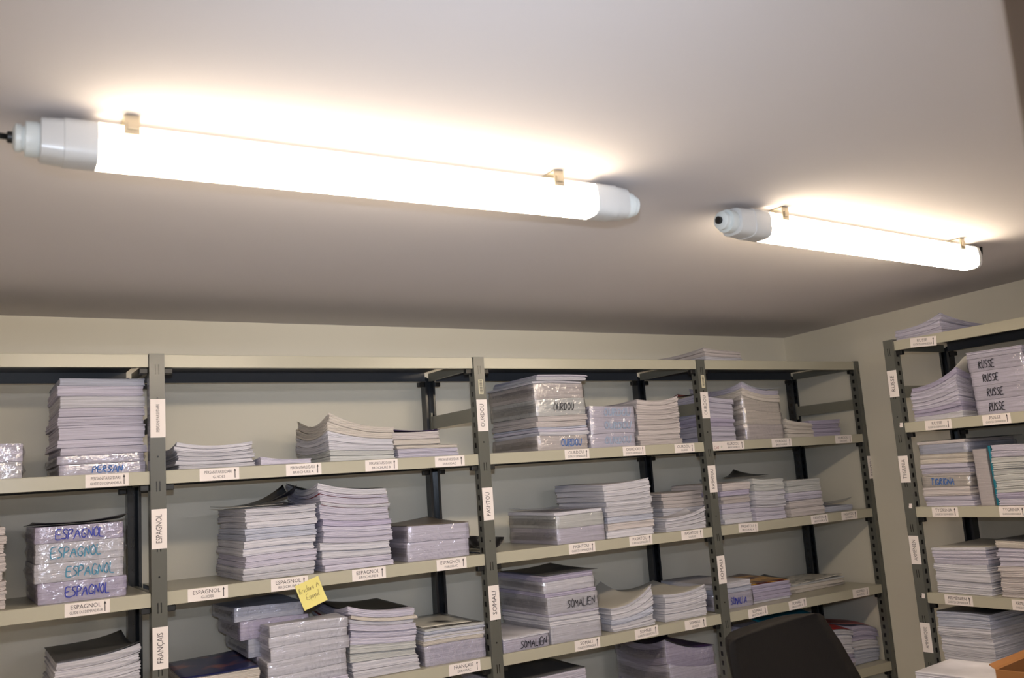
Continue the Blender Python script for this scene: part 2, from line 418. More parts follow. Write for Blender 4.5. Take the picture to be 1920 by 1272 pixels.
# ------------------------------------------------------------------ handwriting
GL = {'A': [[(0, 0), (.4, 1), (.8, 0)], [(.15, .4), (.65, .4)]], 'E': [[(.65, 1), (0, 1), (0, 0), (.7, 0)], [(0, .5), (.55, .5)]],
      'S': [[(.65, .9), (.3, 1), (.05, .78), (.3, .55), (.6, .35), (.5, .05), (.0, .05)]], 'P': [[(0, 0), (0, 1), (.5, .95), (.6, .7), (.4, .5), (0, .48)]],
      'G': [[(.65, .85), (.3, 1), (0, .6), (.1, .1), (.5, 0), (.7, .3), (.4, .42)]], 'N': [[(0, 0), (0, 1), (.6, 0), (.6, 1)]],
      'O': [[(.3, 1), (.02, .7), (.05, .2), (.35, 0), (.62, .25), (.6, .75), (.3, 1)]], 'L': [[(0, 1), (0, 0), (.55, 0)]],
      'U': [[(0, 1), (.03, .2), (.3, 0), (.55, .2), (.6, 1)]], 'R': [[(0, 0), (0, 1), (.5, .92), (.55, .65), (0, .5), (.6, 0)]],
      'D': [[(0, 0), (0, 1), (.45, .85), (.6, .5), (.45, .1), (0, 0)]], 'M': [[(0, 0), (.08, 1), (.35, .4), (.62, 1), (.7, 0)]],
      'I': [[(.15, 0), (.2, 1)]], 'T': [[(0, 1), (.7, 1)], [(.35, 1), (.33, 0)]], ' ': [],
      'b': [[(0, 1), (0, 0), (.35, .02), (.4, .3), (0, .4)]], 'r': [[(0, 0), (0, .5), (.1, .4), (.3, .5)]], 'o': [[(.15, .5), (0, .25), (.15, 0), (.32, .25), (.15, .5)]],
      'c': [[(.3, .45), (.1, .5), (0, .2), (.15, 0), (.32, .05)]], 'h': [[(0, 1), (0, 0)], [(0, .35), (.2, .5), (.3, .3), (.3, 0)]], 'u': [[(0, .5), (.03, .05), (.25, .05), (.3, .5), (.32, 0)]],
      'e': [[(.02, .25), (.3, .3), (.2, .5), (0, .3), (.1, 0), (.32, .06)]], 's': [[(.25, .5), (.05, .4), (.22, .2), (0, 0)]], 'p': [[(0, .5), (0, -.4)], [(0, .45), (.28, .4), (.2, .02), (0, .05)]],
      'a': [[(.3, .45), (.05, .45), (0, .1), (.2, .02), (.3, .45), (.34, 0)]], 'g': [[(.3, .45), (.05, .45), (.03, .12), (.28, .12), (.3, .45), (.28, -.35), (.05, -.3)]],
      'n': [[(0, .5), (0, 0)], [(0, .35), (.2, .5), (.3, .3), (.3, 0)]], 'l': [[(.05, 0), (.2, 1), (.08, .9), (.08, 0), (.2, 0)]], 'B': [[(0, 0), (0, 1), (.4, .85), (.05, .52), (.5, .3), (.3, 0), (0, 0)]]}
def handwriting(s, length, h, pen, T, parent, mat, seed=1, slant=.12):
    rr = random.Random(seed); b = MB(); x = 0; strokes = []
    for ch in s:
        g = GL[ch]; wdt = max([p[0] for st in g for p in st]+[.3 if ch == ' ' else .2])
        for st in g: strokes.append([(x+p[0]+p[1]*slant+rr.uniform(-.04, .04), p[1]*rr.uniform(.9, 1.05)+rr.uniform(-.05, .05)) for p in st])
        x += wdt+.18
    sx = length/x
    for st in strokes:
        pts = []
        for i in range(len(st)-1):
            for k in range(3):
                t = k/3; pts.append((st[i][0]*(1-t)+st[i+1][0]*t, st[i][1]*(1-t)+st[i+1][1]*t))
        pts.append(st[-1])
        # smooth once
        q = [pts[0]]+[((pts[i-1][0]+2*pts[i][0]+pts[i+1][0])/4, (pts[i-1][1]+2*pts[i][1]+pts[i+1][1])/4) for i in range(1, len(pts)-1)]+[pts[-1]]
        q = [((p[0])*sx-length/2, (p[1]-.5)*h) for p in q]
        for i in range(len(q)-1):
            dx, dy = q[i+1][0]-q[i][0], q[i+1][1]-q[i][1]; l = math.hypot(dx, dy) or 1e-6
            nx, ny = -dy/l*pen/2, dx/l*pen/2; ex, ey = dx/l*pen*.3, dy/l*pen*.3
            k = len(b.v)
            b.v += [T(p) for p in ((q[i][0]-nx-ex, q[i][1]-ny-ey, 0), (q[i+1][0]-nx+ex, q[i+1][1]-ny+ey, 0), (q[i+1][0]+nx+ex, q[i+1][1]+ny+ey, 0), (q[i][0]+nx-ex, q[i][1]+ny-ey, 0))]
            b.f.append([k, k+1, k+2, k+3]); b.m.append(0)
    return b.obj('handwriting', mat, parent)

# ------------------------------------------------------------------ paper stacks
NX, NY = 12, 8
ORDS = 'topmost second third fourth fifth sixth seventh eighth ninth tenth eleventh twelfth thirteenth fourteenth fifteenth sixteenth seventeenth eighteenth'.split()
def place(li, nL):
    q = nL-li
    if q == 1: return 'topmost'
    if li == 0: return 'lowest'
    return ORDS[q-1]+' from top'
TONE = {'w': 'white', 'l': 'lavender-white', 'c': 'cream', 'g': 'grey-white', 'p': 'pinkish white', 'v': 'violet-grey', 'b': 'bluish white'}
def ring_st():
    """perimeter of the sheet in (s,t) in [-.5,.5]x[0,1], counter-clockwise from front left"""
    r = [(-.5+i/NX, 0) for i in range(NX)]+[(.5, j/NY) for j in range(NY)]+[(.5-i/NX, 1) for i in range(NX)]+[(-.5, 1-j/NY) for j in range(NY)]
    return r
RST = ring_st()
def slab(w, d, zf, h0, h1, du, dv, yaw, jit, rr, cover, side, n_sub, inset=.0012, name='booklet'):
    """one bound wad of paper between heights h0 and h1 of a stack; zf(h,s,t) gives the curved level"""
    cy, sy = math.cos(yaw), math.sin(yaw)
    def xy(s, t, o=0):
        a, c = s*w, (t-.5)*d
        ex = (1 if s >= .5-1e-6 else -1 if s <= -.5+1e-6 else 0)*o; ey = (1 if t >= 1-1e-6 else -1 if t <= 1e-6 else 0)*o
        a += ex; c += ey
        return a*cy-c*sy+du, a*sy+c*cy+dv+d/2
    v = []; f = []; fm = []
    nr = len(RST); levels = []
    for i in range(n_sub):
        a, c = i/n_sub, (i+1)/n_sub
        o = rr.uniform(-jit, jit)
        if i == 0: levels.append((0, o-inset))
        levels += [(a+.22/n_sub, o), (c-.22/n_sub, o+rr.uniform(-.0004, .0004))]
        levels.append((c, (o-inset) if i == n_sub-1 else o-inset*.6))
    for (q, o) in levels:
        h = h0+(h1-h0)*q
        for (s, t) in RST:
            x, y = xy(s, t, o); v.append((x, y, zf(h, x/w, y/d)))
    for a in range(len(levels)-1):
        for k in range(nr):
            k2 = (k+1) % nr
            f.append([a*nr+k, a*nr+k2, (a+1)*nr+k2, (a+1)*nr+k]); fm.append(1)
    def cap(level_i, h, o, flip):
        idx = {}
        base = level_i*nr
        for k, (s, t) in enumerate(RST): idx[(round((s+.5)*NX), round(t*NY))] = base+k
        for j in range(1, NY):
            for i in range(1, NX):
                s, t = -.5+i/NX, j/NY
                x, y = xy(s, t); idx[(i, j)] = len(v); v.append((x, y, zf(h, x/w, y/d)))
        for j in range(NY):
            for i in range(NX):
                q = [idx[(i, j)], idx[(i+1, j)], idx[(i+1, j+1)], idx[(i, j+1)]]
                f.append(q[::-1] if flip else q); fm.append(0)
    cap(0, h0, levels[0][1], True); cap(len(levels)-1, h1, levels[-1][1], False)
    return v, f, fm, xy
COUNT = {'b': 0, 'W': 0}
def n(kind, th, cnt):
    c = max(1, round(cnt*.62)); return [(kind, th*cnt/c)]*c
SEED = [10]
def frame(un, k):
    if un == 'B': return 0.0, lambda u, v: (u, v), SB[k]
    if un == 'R': return -PI/2, lambda u, v: (RX+v, RY-u), SR[k]
def stack(phrase, un, k, u0, u1, H, layers, v0=.015, d=.297, curl=(0, 0, 0, 0), p=3, lean=(0, 0), yaw=0, jit=.0035, jyaw=.012, wave=.004, group=None, world=None, toplabel=None, body='booklet'):
    """layers bottom to top: (tone, mm) booklets or ('W', mm, tone, word, ink[, x, len]) shrink-wrapped bundles"""
    SEED[0] += 1; rr = random.Random(SEED[0])
    if world: rot, org, z0 = world[0], (lambda u, v: world[1](u, v)), world[2]
    else: rot, org, z0 = frame(un, k)
    w = u1-u0; uc = (u0+u1)/2
    tot = sum(l[1] if l[0] != 'W' else l[1] for l in layers)/1000; sc = H/tot
    FL, FR_, BL, BR = curl
    ph1, ph2 = rr.uniform(0, 6), rr.uniform(0, 6)
    def zf_abs(h, s, t):
        a, c, g, e = max(0, .5-s), max(0, .5+s), max(0, 1-t), max(0, t)
        L = (FL*a**p*g**p+FR_*c**p*g**p+BL*a**p*e**p+BR*c**p*e**p)/H
        wv = wave*math.sin(3.3*s+ph1+h*22)*math.sin(2.4*t+ph2)*min(1, h/.05)
        return h*(1+L)+wv*.6
    h = .0006; nL = len(layers); nb = sum(1 for l in layers if l[0] != 'W'); nW = nL-nb; wi = 0; bi = 0
    lu = uc; ld = 0
    cxy = org(uc, v0); made = []
    for li, l in enumerate(layers):
        kind = l[0]; th = (l[1])/1000*sc
        h1 = h+th-.0009
        fr = (h/H)
        du, dv = lean[0]*fr+rr.uniform(-jit, jit), lean[1]*fr+rr.uniform(-jit*.2, jit)
        yw = yaw+rr.uniform(-jyaw, jyaw)
        base = org(uc, v0)
        zb = zf_abs(h, 0, 0)
        z_of = lambda hh, s, t, zb=zb: zf_abs(hh, s, t)-zb
        top = li == nL-1
        if kind != 'W':
            bi += 1
            sub = max(1, min(6, round(th/.0030)))
            mcov = M[l[2]] if len(l) > 2 else M[kind]
            v, f, fm, xy = slab(w, d, z_of, h, h1, du, dv, yw, .0016, rr, None, None, sub)
            o = mesh_obj(body, v, f, [mcov, M[kind]], None, fm, False, (base[0], base[1], z0+zb), rot)
            for pl in o.data.polygons: pl.use_smooth = True
            o.data.set_sharp_from_angle(angle=math.radians(50))
            tag(o, TONE[kind]+' '+body+', '+place(li, nL)+' of '+phrase, body, (body+'s in '+phrase) if nb > 1 else None)
            COUNT['b'] += 1; made.append(o)
        else:
            wi += 1
            tone = l[2]; word = l[3] if len(l) > 3 else None; ink = l[4] if len(l) > 4 else None
            v, f, fm, xy = slab(w, d, z_of, h, h1, du, dv, yw, .0007, rr, None, None, 3, inset=.0006)
            root = empty('wrapped_bundle', (base[0], base[1], z0+zb), rot)
            pk = mesh_obj('paper_block', v, f, [M[tone], M[tone]], root, fm, False)
            for pl in pk.data.polygons: pl.use_smooth = True
            pk.data.set_sharp_from_angle(angle=math.radians(45))
            # film: an outer skin with crumples
            fb = MB(); rings = []
            for q in (0, .25, .5, .75, 1):
                ring = []
                for (s, t) in RST:
                    off = .0016+.0014*noise.noise(Vector((s*9+wi*7+SEED[0], t*9, q*5)))
                    if q in (0, 1): off *= .4
                    x, y = xy(s, t, off); ring.append((x, y, z_of(h+(h1-h)*q, x/w, y/d)))
                rings.append(ring)
            fb.rings(rings, 0, cap=False)
            fo = fb.obj('plastic_wrap', M['film'], root, smooth=True)
            # crumpled seams at the two ends
            for sx in ((-1, 1) if (len(l) <= 7 or l[7]) else ()):
                eb = MB(); R1 = []; R2 = []; R3 = []
                for j in range(15):
                    t = j/14; x, y = xy(sx*.5, t, .002); zz = z_of((h+h1)/2, sx*.5, t)
                    amp = .003+.014*abs(noise.noise(Vector((t*11, wi*3.1+SEED[0], sx))))
                    jz = .012*noise.noise(Vector((t*16, wi+SEED[0], sx*4+9)))
                    R1.append((x, y, zz+th*.25)); R2.append((x+sx*amp, y, zz+jz)); R3.append((x+sx*.0005, y, zz-th*.25))
                eb.rings([R1, R2, R3], 0, cap=False, closed=False)
                eb.obj('film_seam', M['filmear'], root)
            if word:
                cx = (l[5] if len(l) > 5 else .12)*w; ln = l[6] if len(l) > 6 else .09
                x0, y0 = xy(0, 0, .0045)
                sa = math.sin(yw); ca = math.cos(yw)
                zc = z_of((h+h1)/2, cx/w, 0); zs = (z_of((h+h1)/2, cx/w+.2, 0)-z_of((h+h1)/2, cx/w-.2, 0))/(.4*w)
                T = lambda q: (x0+(cx+q[0])*ca, y0+(cx+q[0])*sa-.0003, zc+q[1]+q[0]*zs)
                handwriting(word, ln, min(.026, th*.62), .0024, T, root, M[ink], seed=li+SEED[0])
            lab = TONE[tone]+(' bundle marked '+word if word else ' wrapped bundle')+', '+place(li, nL)+' of '+phrase
            tag(root, lab, 'bundle', ('wrapped bundles in '+phrase) if nW > 1 else None)
            COUNT['W'] += 1; made.append(root)
        h += th
    info = dict(org=org, rot=rot, z0=z0, uc=uc, v0=v0, w=w, d=d, H=h, zf=zf_abs, made=made, lean=lean, yaw=yaw)
    return info
def sheet(name, label, cat, mat, rot, org, u, v, z, w, d, lift=(0, 0, 0, 0), p=2.2, yaw=0, th=.0012, base=None, group=None, mid=0, mats=None):
    """a loose curling cover: centre (u, v), its own corners lifted"""
    cy, sy = math.cos(yaw), math.sin(yaw); vs = []; f = []; fm = []
    Nx, Ny = 14, 12
    for lay in (0, 1):
        for j in range(Ny+1):
            for i in range(Nx+1):
                s, t = i/Nx, j/Ny
                a, c = (s-.5)*w, (t-.5)*d
                zz = lift[0]*(1-s)**p*(1-t)**p+lift[1]*s**p*(1-t)**p+lift[2]*(1-s)**p*t**p+lift[3]*s**p*t**p
                if base:
                    zz += base(a*cy-c*sy, a*sy+c*cy)
                vs.append((a*cy-c*sy, a*sy+c*cy, zz+lay*th))
    st = (Nx+1)*(Ny+1)
    for j in range(Ny):
        for i in range(Nx):
            q = [j*(Nx+1)+i, j*(Nx+1)+i+1, (j+1)*(Nx+1)+i+1, (j+1)*(Nx+1)+i]
            f.append(q[::-1]); fm.append(1); f.append([k+st for k in q]); fm.append(0)
    rim = [i for i in range(Nx+1)]+[j*(Nx+1)+Nx for j in range(1, Ny+1)]+[Ny*(Nx+1)+i for i in range(Nx-1, -1, -1)]+[j*(Nx+1) for j in range(Ny-1, 0, -1)]
    for a in range(len(rim)):
        c = rim[(a+1) % len(rim)]; f.append([rim[a], c, c+st, rim[a]+st]); fm.append(1)
    xy = org(u, v)
    o = mesh_obj(name, vs, f, [M[mat], M[mats or mat]], None, fm, True, (xy[0], xy[1], z), rot)
    return tag(o, label, cat, group)
def top_sheet(S, name, label, mat, w=None, d=None, lift=(0, 0, 0, 0), du=0, dv=0, yaw=0, p=2.2, mats=None, th=.0012, dz=.0006, cat='cover'):
    """a cover lying on a finished stack, following its top"""
    w0, d0, H = S['w'], S['d'], S['H']
    def base(x, y):
        s = (x+du-S['lean'][0])/w0; t = (y+dv-S['lean'][1])/d0+.5
        s = max(-.5, min(.5, s)); t = max(0, min(1, t))
        return S['zf'](H, s, t)-H
    S['H'] = H+th+.0006
    return sheet(name, label, cat, mat, S['rot'], S['org'], S['uc']+du, S['v0']+S['d']/2+dv, S['z0']+H+dz, w or w0, d or d0, lift, p, yaw+S['yaw'], th, base, mats=mats)

# ---- bay by bay (u along the unit, metres)
W = 'W'
stack('the white pile topping the long unit', 'B', 0, 2.03, 2.235, .045, n('w', 9, 2)+n('p', 9, 3), v0=.035, curl=(.012, -.004, .004, 0), p=3, yaw=.04)
stack('the leftmost pile on the first shelf down', 'B', 1, -.522, -.317, .088, [(W, 40, 'w'), (W, 46, 'l')], v0=.03)
S = stack('the tallest pile left of the PERSAN label', 'B', 1, -.233, -.023, .255,
      [(W, 26, 'l', 'PERSAN', 'inkblue', .05, .075), (W, 20, 'l')]+n('l', 12, 3)+n('l', 16, 2)+n('l', 10, 4)+n('w', 14, 2)+n('l', 12, 2)+n('b', 9, 2), v0=.045, d=.297, jit=.006, wave=.002)
stack('the sliver pile at the left photo edge', 'B', 2, -.575, -.352, .20, n('p', 12, 14), v0=.03, jit=.006)
S = stack('the wrapped ESPAGNOL pile', 'B', 2, -.284, -.078, .19,
      [(W, 50, 'v', ES, 'inkdeep', .05, .105), (W, 46, 'w', ES, 'inkteal', .12, .115), (W, 48, 'w', ES, 'inkteal', -.05, .12), (W, 40, 'v', ES, 'inkdeep', 0, .115)], v0=.03, lean=(-.008, 0), wave=.003)
top_sheet(S, 'cover_sheet', 'brown-grey crinkled wrap sheet over the four-bundle ESPAGNOL pile', 'd', w=.225, d=.30, lift=(.012, .02, .0, .01), dv=.01, cat='sheet')
S = stack('the pale pile at the bottom left', 'B', 3, -.24, -.043, .17, n('c', 14, 6)+n('w', 12, 6), v0=.03, curl=(0, .02, 0, .02))
top_sheet(S, 'cover_sheet', 'grey cover on the pale pile at the bottom left', 'd', lift=(0, .002, 0, .004))
# bay 1, first shelf
stack('the upcurled pile right of the PERSAN label', 'B', 1, .055, .262, .056, n('w', 9, 9), v0=.015, curl=(.022, .016, .022, .012), p=3, jit=.004, yaw=-.015)
stack('the thin pile on the PERSAN shelf', 'B', 1, .276, .424, .014, n('l', 7, 2), v0=.004, d=.21, curl=(.012, 0, .012, 0), yaw=.02)
S = stack('the curved white pile on the PERSAN shelf', 'B', 1, .486, .693, .100, n('g', 8, 3)+n('w', 9, 4)+n('c', 9, 4), v0=.01, curl=(.045, 0, .05, 0), p=2.6, jit=.004)
top_sheet(S, 'cover_sheet', 'grey back cover on the curved white PERSAN pile', 'd', w=.14, d=.2, du=.01, dv=.05, lift=(0, 0, 0, .014), mats='k')
S = stack('the low pile at the PERSAN shelf right end', 'B', 1, .707, .915, .036, n('l', 9, 3)+n('c', 9, 1), v0=.012)
top_sheet(S, 'cover_sheet', 'dark purple cover under the smaller cream pile, PERSAN shelf', 'u', w=.208, d=.28, du=.008, mats='c')
S2 = stack('the cream pile upon the low PERSAN pile', 'B', 1, .70, .862, .042, n('c', 9, 2)+n('p', 12, 2), v0=.03, d=.23, world=(0, lambda u, v: (u, v), SB[1]+S['H']+.002))
top_sheet(S2, 'cover_sheet', 'white folded cover with purple inside on the smaller cream pile', 'y', lift=(.006, 0, .016, .004), mats='u')
# bay 1, second shelf
S = stack('the left white ESPAGNOL pile', 'B', 2, .232, .436, .196, n('w', 9, 4)+n('l', 8, 4)+n('w', 10, 4)+n('b', 8, 4)+n('w', 9, 4)+n('w', 10, 2), v0=.015, jit=.007, wave=.004, curl=(0, .004, 0, 0))
top_sheet(S, 'cover_sheet', 'dark blue cover on the left white ESPAGNOL pile', 'n', w=.19, d=.2, dv=.05, du=.01, lift=(0, 0, 0, .01), mats='w')
sheet('cover_sheet', 'pale cover poking out left of the left white ESPAGNOL pile', 'cover', 'y', 0, lambda u, v: (u, v), .285, .185, SB[2]+S['H']+.004, .15, .15, (0, 0, .006, 0), yaw=.35)
sheet('cover_sheet', 'charcoal curled cover standing up between the two big ESPAGNOL piles', 'cover', 'd', 0, lambda u, v: (u, v),   .345, .20, SB[2]+S['H']+.007, .15, .2, (0, .05, 0, .055), yaw=-.1, mats='k')
S = stack('the tall bending ESPAGNOL pile', 'B', 2, .452, .668, .228, n('l', 8, 4)+n('w', 10, 4)+n('l', 9, 5)+n('v', 8, 2)+n('l', 9, 4)+[('w', 9, 'r')]+n('l', 9, 2)+[('l', 9, 'r')]+n('w', 9, 2), v0=.015, curl=(.03, 0, .035, 0), p=2.6, jit=.007, wave=.003)
top_sheet(S, 'cover_sheet', 'dark cover on top of the tall bending ESPAGNOL pile', 'd', w=.2, d=.26, lift=(.0, 0, 0, .0), mats='k')
S = stack('the low wrapped ESPAGNOL pile at right', 'B', 2, .728, .94, .105, [(W, 56, 'l'), (W, 50, 'l')], v0=.02, lean=(-.006, 0))
top_sheet(S, 'cover_sheet', 'brown-grey cover on the low wrapped ESPAGNOL pile', 'brown', lift=(0, 0, 0, .012))
# bay 1, third shelf
S = stack('the slumped bluish pile behind the sticky note', 'B', 3, .30, .50, .235, [(W, 50, 'b'), (W, 50, 'v'), (W, 50, 'b'), (W, 52, 'v'), (W, 40, 'b')], v0=.10, d=.25, lean=(-.10, 0), wave=.006)
stack('the white FRANÇAIS pile below the sticky note', 'B', 3, .288, .515, .185, n('l', 10, 2)+[(W, 26, 'w'), (W, 32, 'w'), (W, 30, 'w'), (W, 22, 'w'), (W, 24, 'w')], v0=.003, d=.095, jit=.006, wave=.006)
S = stack('the mixed middle FRANÇAIS pile', 'B', 3, .528, .738, .183, n('w', 9, 4)+n('g', 9, 4)+n('l', 9, 5)+[('w', 9, 'r')]+n('c', 9, 1)+n('l', 9, 2), v0=.02, curl=(.026, -.004, .026, 0), p=2.6, jit=.008, wave=.004)
top_sheet(S, 'cover_sheet', 'black cover on the tall mixed FRANÇAIS pile', 'k', w=.19, d=.24, lift=(0, 0, 0, .004))
S = stack('the right magazine-topped FRANÇAIS pile', 'B', 3, .768, .975, .108, [(W, 58, 'l')]+[('c', 12, 'y')]+[('w', 9, 'y')]*2+[('b', 10, 'y'), ('g', 8, 'bw')], v0=.02, jit=.005, yaw=-.02)
top_sheet(S, 'cover_sheet', 'pale magazine with black print on the right FRANÇAIS pile', 'mag', w=.17, d=.24, du=-.01, lift=(0, 0, 0, 0))
S = stack('the low pile under the navy picture cover', 'B', 3, .062, .262, .085, n('c', 12, 7), v0=.004, curl=(0, 0, 0, 0), yaw=-.05, d=.28)
top_sheet(S, 'cover_sheet', 'navy and brown picture cover at the bottom left of the FRANÇAIS shelf', 'navypic', lift=(0, 0, 0, .012))
# bay 2, first shelf
S = stack('the tallest OURDOU pile', 'B', 1, 1.226, 1.433, .236,
      [(W, 44, 'p', OU, 'inkblue', .16, .088), ('w', 12), ('l', 9), ('b', 6)]+n('p', 11, 3)+[(W, 50, 'g', OU, 'inkb', .05, .088), (W, 46, 'p')]+n('w', 7, 1), v0=.012, jit=.006, yaw=.01, lean=(-.012, 0))
stack('the small group topping the tallest OURDOU pile', 'B', 1, 1.236, 1.443, .022, n('w', 7, 2)+n('l', 7, 1), v0=.012, world=(0, lambda u, v: (u, v), SB[1]+S['H']+.002), curl=(0, -.003, 0, .003), d=.297)
stack('the pale lavender OURDOU pile', 'B', 1, 1.444, 1.642, .146, [(W, 44, 'l', OU, 'inkpale', .1, .12), (W, 50, 'l', OU, 'inkpale', .1, .12), (W, 40, 'l', OU, 'inkpale', .1, .12)], v0=.012, jit=.004)
stack('the pinkish OURDOU pile left of the post', 'B', 1, 1.664, 1.865, .160, n('p', 10, 15), v0=.02, curl=(.010, .022, .010, .02), jit=.006)
stack('the lavender OURDOU pile behind the post', 'B', 1, 1.990, 2.176, .172, n('l', 10, 5)+n('v', 9, 3)+n('l', 10, 7), v0=.048, curl=(.02, -.006, .024, 0), jit=.004)
S = stack('the tall cream OURDOU pile', 'B', 1, 2.205, 2.412, .195, [(W, 58, 'p'), (W, 52, 'c')]+[(W, 44, 'c')]+n('c', 10, 3)+n('l', 9, 2), v0=.015, curl=(.034, 0, .04, 0), p=2.6, jit=.006)
top_sheet(S, 'cover_sheet', 'thin grey cover on the tall cream OURDOU pile', 's', lift=(0, .01, 0, 0))
sheet('cover_sheet', 'black and dark red cover behind the third post on the OURDOU shelf', 'cover', 'r', 0, lambda u, v: (u, v), 2.125, .25, SB[1]+.198, .12, .16, (0, .01, -.01, .02), yaw=.3, mats='k')
stack('the small cream OURDOU pile', 'B', 1, 2.434, 2.59, .062, n('c', 9, 6), v0=.02, curl=(.02, -.008, .02, 0), jit=.005, d=.25)
stack('the violet pile ending the OURDOU shelf', 'B', 1, 2.606, 2.80, .070, n('v', 9, 6), v0=.05, jit=.006)
# bay 2, second shelf
S = stack('the wrapped left PASHTOU pile', 'B', 2, 1.266, 1.466, .108, [(W, 52, 'l'), (W, 42, 'g')]+n('w', 12, 1), v0=.012, jit=.003)
o = top_sheet(S, 'plastic_film', 'open crinkled plastic film on the left PASHTOU pile', 'filmear', lift=(.012, 0, .012, .01), cat='film')
stack('the tall white PASHTOU pile', 'B', 2, 1.482, 1.690, .190, n('w', 11, 2)+n('p', 10, 2)+n('b', 9, 2)+n('w', 10, 8)+n('w', 10, 2), v0=.012, jit=.006, curl=(-.004, .010, 0, 0))
stack('the low upcurled white PASHTOU pile', 'B', 2, 1.742, 1.935, .050, [('w', 18)]+n('w', 7, 5), v0=.003, d=.108, curl=(.0, .03, 0, .03), p=3, jit=.006)
stack('the PASHTOU pile behind the upcurled one', 'B', 2, 1.83, 2.035, .135, n('w', 9, 8)+n('p', 9, 6), v0=.12, d=.205, jit=.006)
stack('the uneven PASHTOU pile right of the post', 'B', 2, 2.055, 2.205, .155, n('w', 8, 4)+n('l', 8, 4)+n('p', 8, 3)+n('v', 8, 2)+n('p', 12, 2), v0=.03, d=.29, jit=.010, jyaw=.03)
S = stack('the PASHTOU pile under the black peaked cover', 'B', 2, 2.218, 2.385, .155, n('l', 8, 5)+[('w', 8, 'r')]+n('w', 9, 5)+n('g', 9, 4), v0=.02, jit=.008, curl=(.012, 0, .016, 0))
S = stack('the greenish-topped PASHTOU pile', 'B', 2, 2.402, 2.60, .145, n('p', 13, 4)+n('l', 8, 3)+n('g', 10, 4), v0=.02, jit=.008)
sheet('cover_sheet', 'black peaked cover on the greenish-topped PASHTOU piles', 'cover', 'k', 0, lambda u, v: (u, v), 2.40, .24, SB[2]+.172, .17, .15, (0, 0, .0, .03), yaw=.5)
S = stack('the thin pile ending the PASHTOU shelf', 'B', 2, 2.64, 2.82, .022, n('b', 9, 2), v0=.05, jit=.004)
o = top_sheet(S, 'plastic_film', 'crumpled clear film on the thin pile right end of PASHTOU shelf', 'filmear', lift=(.02, .03, .02, .012), cat='film')
# bay 2, third shelf
S = stack('the low pile by the SOMALI label', 'B', 3, 1.030, 1.203, .046, [(W, 36, 'l', 'SOMALIEN', 'inkb', .15, .10, False)]+n('w', 7, 1), v0=.004, d=.29)
S = stack('the tall SOMALIEN pile', 'B', 3, 1.214, 1.418, .218,
      [(W, 50, 'w', None, None, 0, 0, False)]+n('w', 9, 3)+[('l', 8)]+[(W, 50, 'w', 'SOMALIEN', 'inkb', .15, .115)]+n('v', 6, 2)+[(W, 34, 'w')]+n('v', 8, 2), v0=.008, jit=.003, lean=(-.018, 0))
top_sheet(S, 'cover_sheet', 'dark grey cover over the tall SOMALIEN pile', 'd', lift=(0, 0, .0, .01), w=.215, d=.29)
S = stack('the upcurled pile beside the SOMALIEN pile', 'B', 3, 1.472, 1.66, .080, n('w', 8, 3)+n('b', 8, 2)+n('w', 8, 4)+[('w', 8, 'y')], v0=.02, curl=(0, .06, 0, .05), p=2.4, jit=.007)
stack('the white SOMALI pile left of the post', 'B', 3, 1.716, 1.915, .085, n('w', 20, 1)+n('w', 8, 5)+[('w', 8, 'y')], v0=.02, curl=(.012, .03, .012, .022), p=2.4, jit=.006)
S = stack('the SOMALI A pile', 'B', 3, 1.975, 2.18, .098, [(W, 56, 'l', 'SOMALI A', 'inkdeep', .12, .085)]+n('b', 10, 2)+n('w', 10, 2), v0=.055, d=.29, jit=.006)
S = stack('the violet pile under the picture cover', 'B', 3, 2.19, 2.40, .070, n('w', 8, 1)+n('v', 9, 6), v0=.06, d=.27, jit=.006)
top_sheet(S, 'cover_sheet', 'orange-brown picture cover on the violet SOMALI pile', 'fire', lift=(0, 0, 0, .006))
S = stack('the flat newsprint pile', 'B', 3, 2.475, 2.80, .034, n('c', 9, 3)+n('g', 8, 1), v0=.12, d=.21, jit=.012, jyaw=.06, wave=.006, body='newspaper')
top_sheet(S, 'newspaper', 'black-printed sheet on the flat newsprint pile', 'news', w=.30, d=.2, lift=(0, .01, 0, 0), cat='newspaper')
sheet('cover_sheet', 'black cover behind the flat newsprint pile, SOMALI shelf', 'cover', 'k', 0, lambda u, v: (u, v), 2.49, .285, SB[3]+.046, .16, .12, (0, 0, .004, .012), yaw=.1)
# bays 2 and 3, fourth shelf
S = stack('the bottom pile below the SOMALIEN pile', 'B', 4, 1.045, 1.355, .215, n('p', 12, 8)+n('l', 12, 6), v0=.03, d=.297)
top_sheet(S, 'cover_sheet', 'grey plastic-like cover on the bottom pile under the SOMALIEN pile', 'd', lift=(0, 0, 0, .012))
S = stack('the wrapped pile left of the chair', 'B', 4, 1.72, 1.945, .20, [(W, 60, 'v'), (W, 60, 'l'), (W, 60, 'v')], v0=.04, curl=(.05, 0, .05, 0), p=2.4)
top_sheet(S, 'cover_sheet', 'dark purple cover on the bottom wrapped pile behind the third post', 'u', lift=(0, 0, 0, 0), mats='k')
sheet('folder', 'teal folder leaning up under the SOMALI shelf behind the black chair', 'folder', 't', 0, lambda u, v: (u, v), 2.46, .20, SB[4]+.199, .29, .24, (0, 0, .045, .066), yaw=.12, th=.004, p=1.15)
stack('the pile hidden behind the chair', 'B', 4, 2.30, 2.50, .19, n('l', 14, 12), v0=.05)
S = stack('the left pile beside the black chair', 'B', 4, 2.535, 2.695, .165, n('p', 9, 2)+n('v', 9, 3)+n('w', 9, 8), v0=.03, jit=.009, curl=(0, -.02, 0, -.02), p=2.5)
top_sheet(S, 'cover_sheet', 'dark red cover on the left pile beside the black chair', 'r', lift=(0, 0, 0, .02), mats='k')
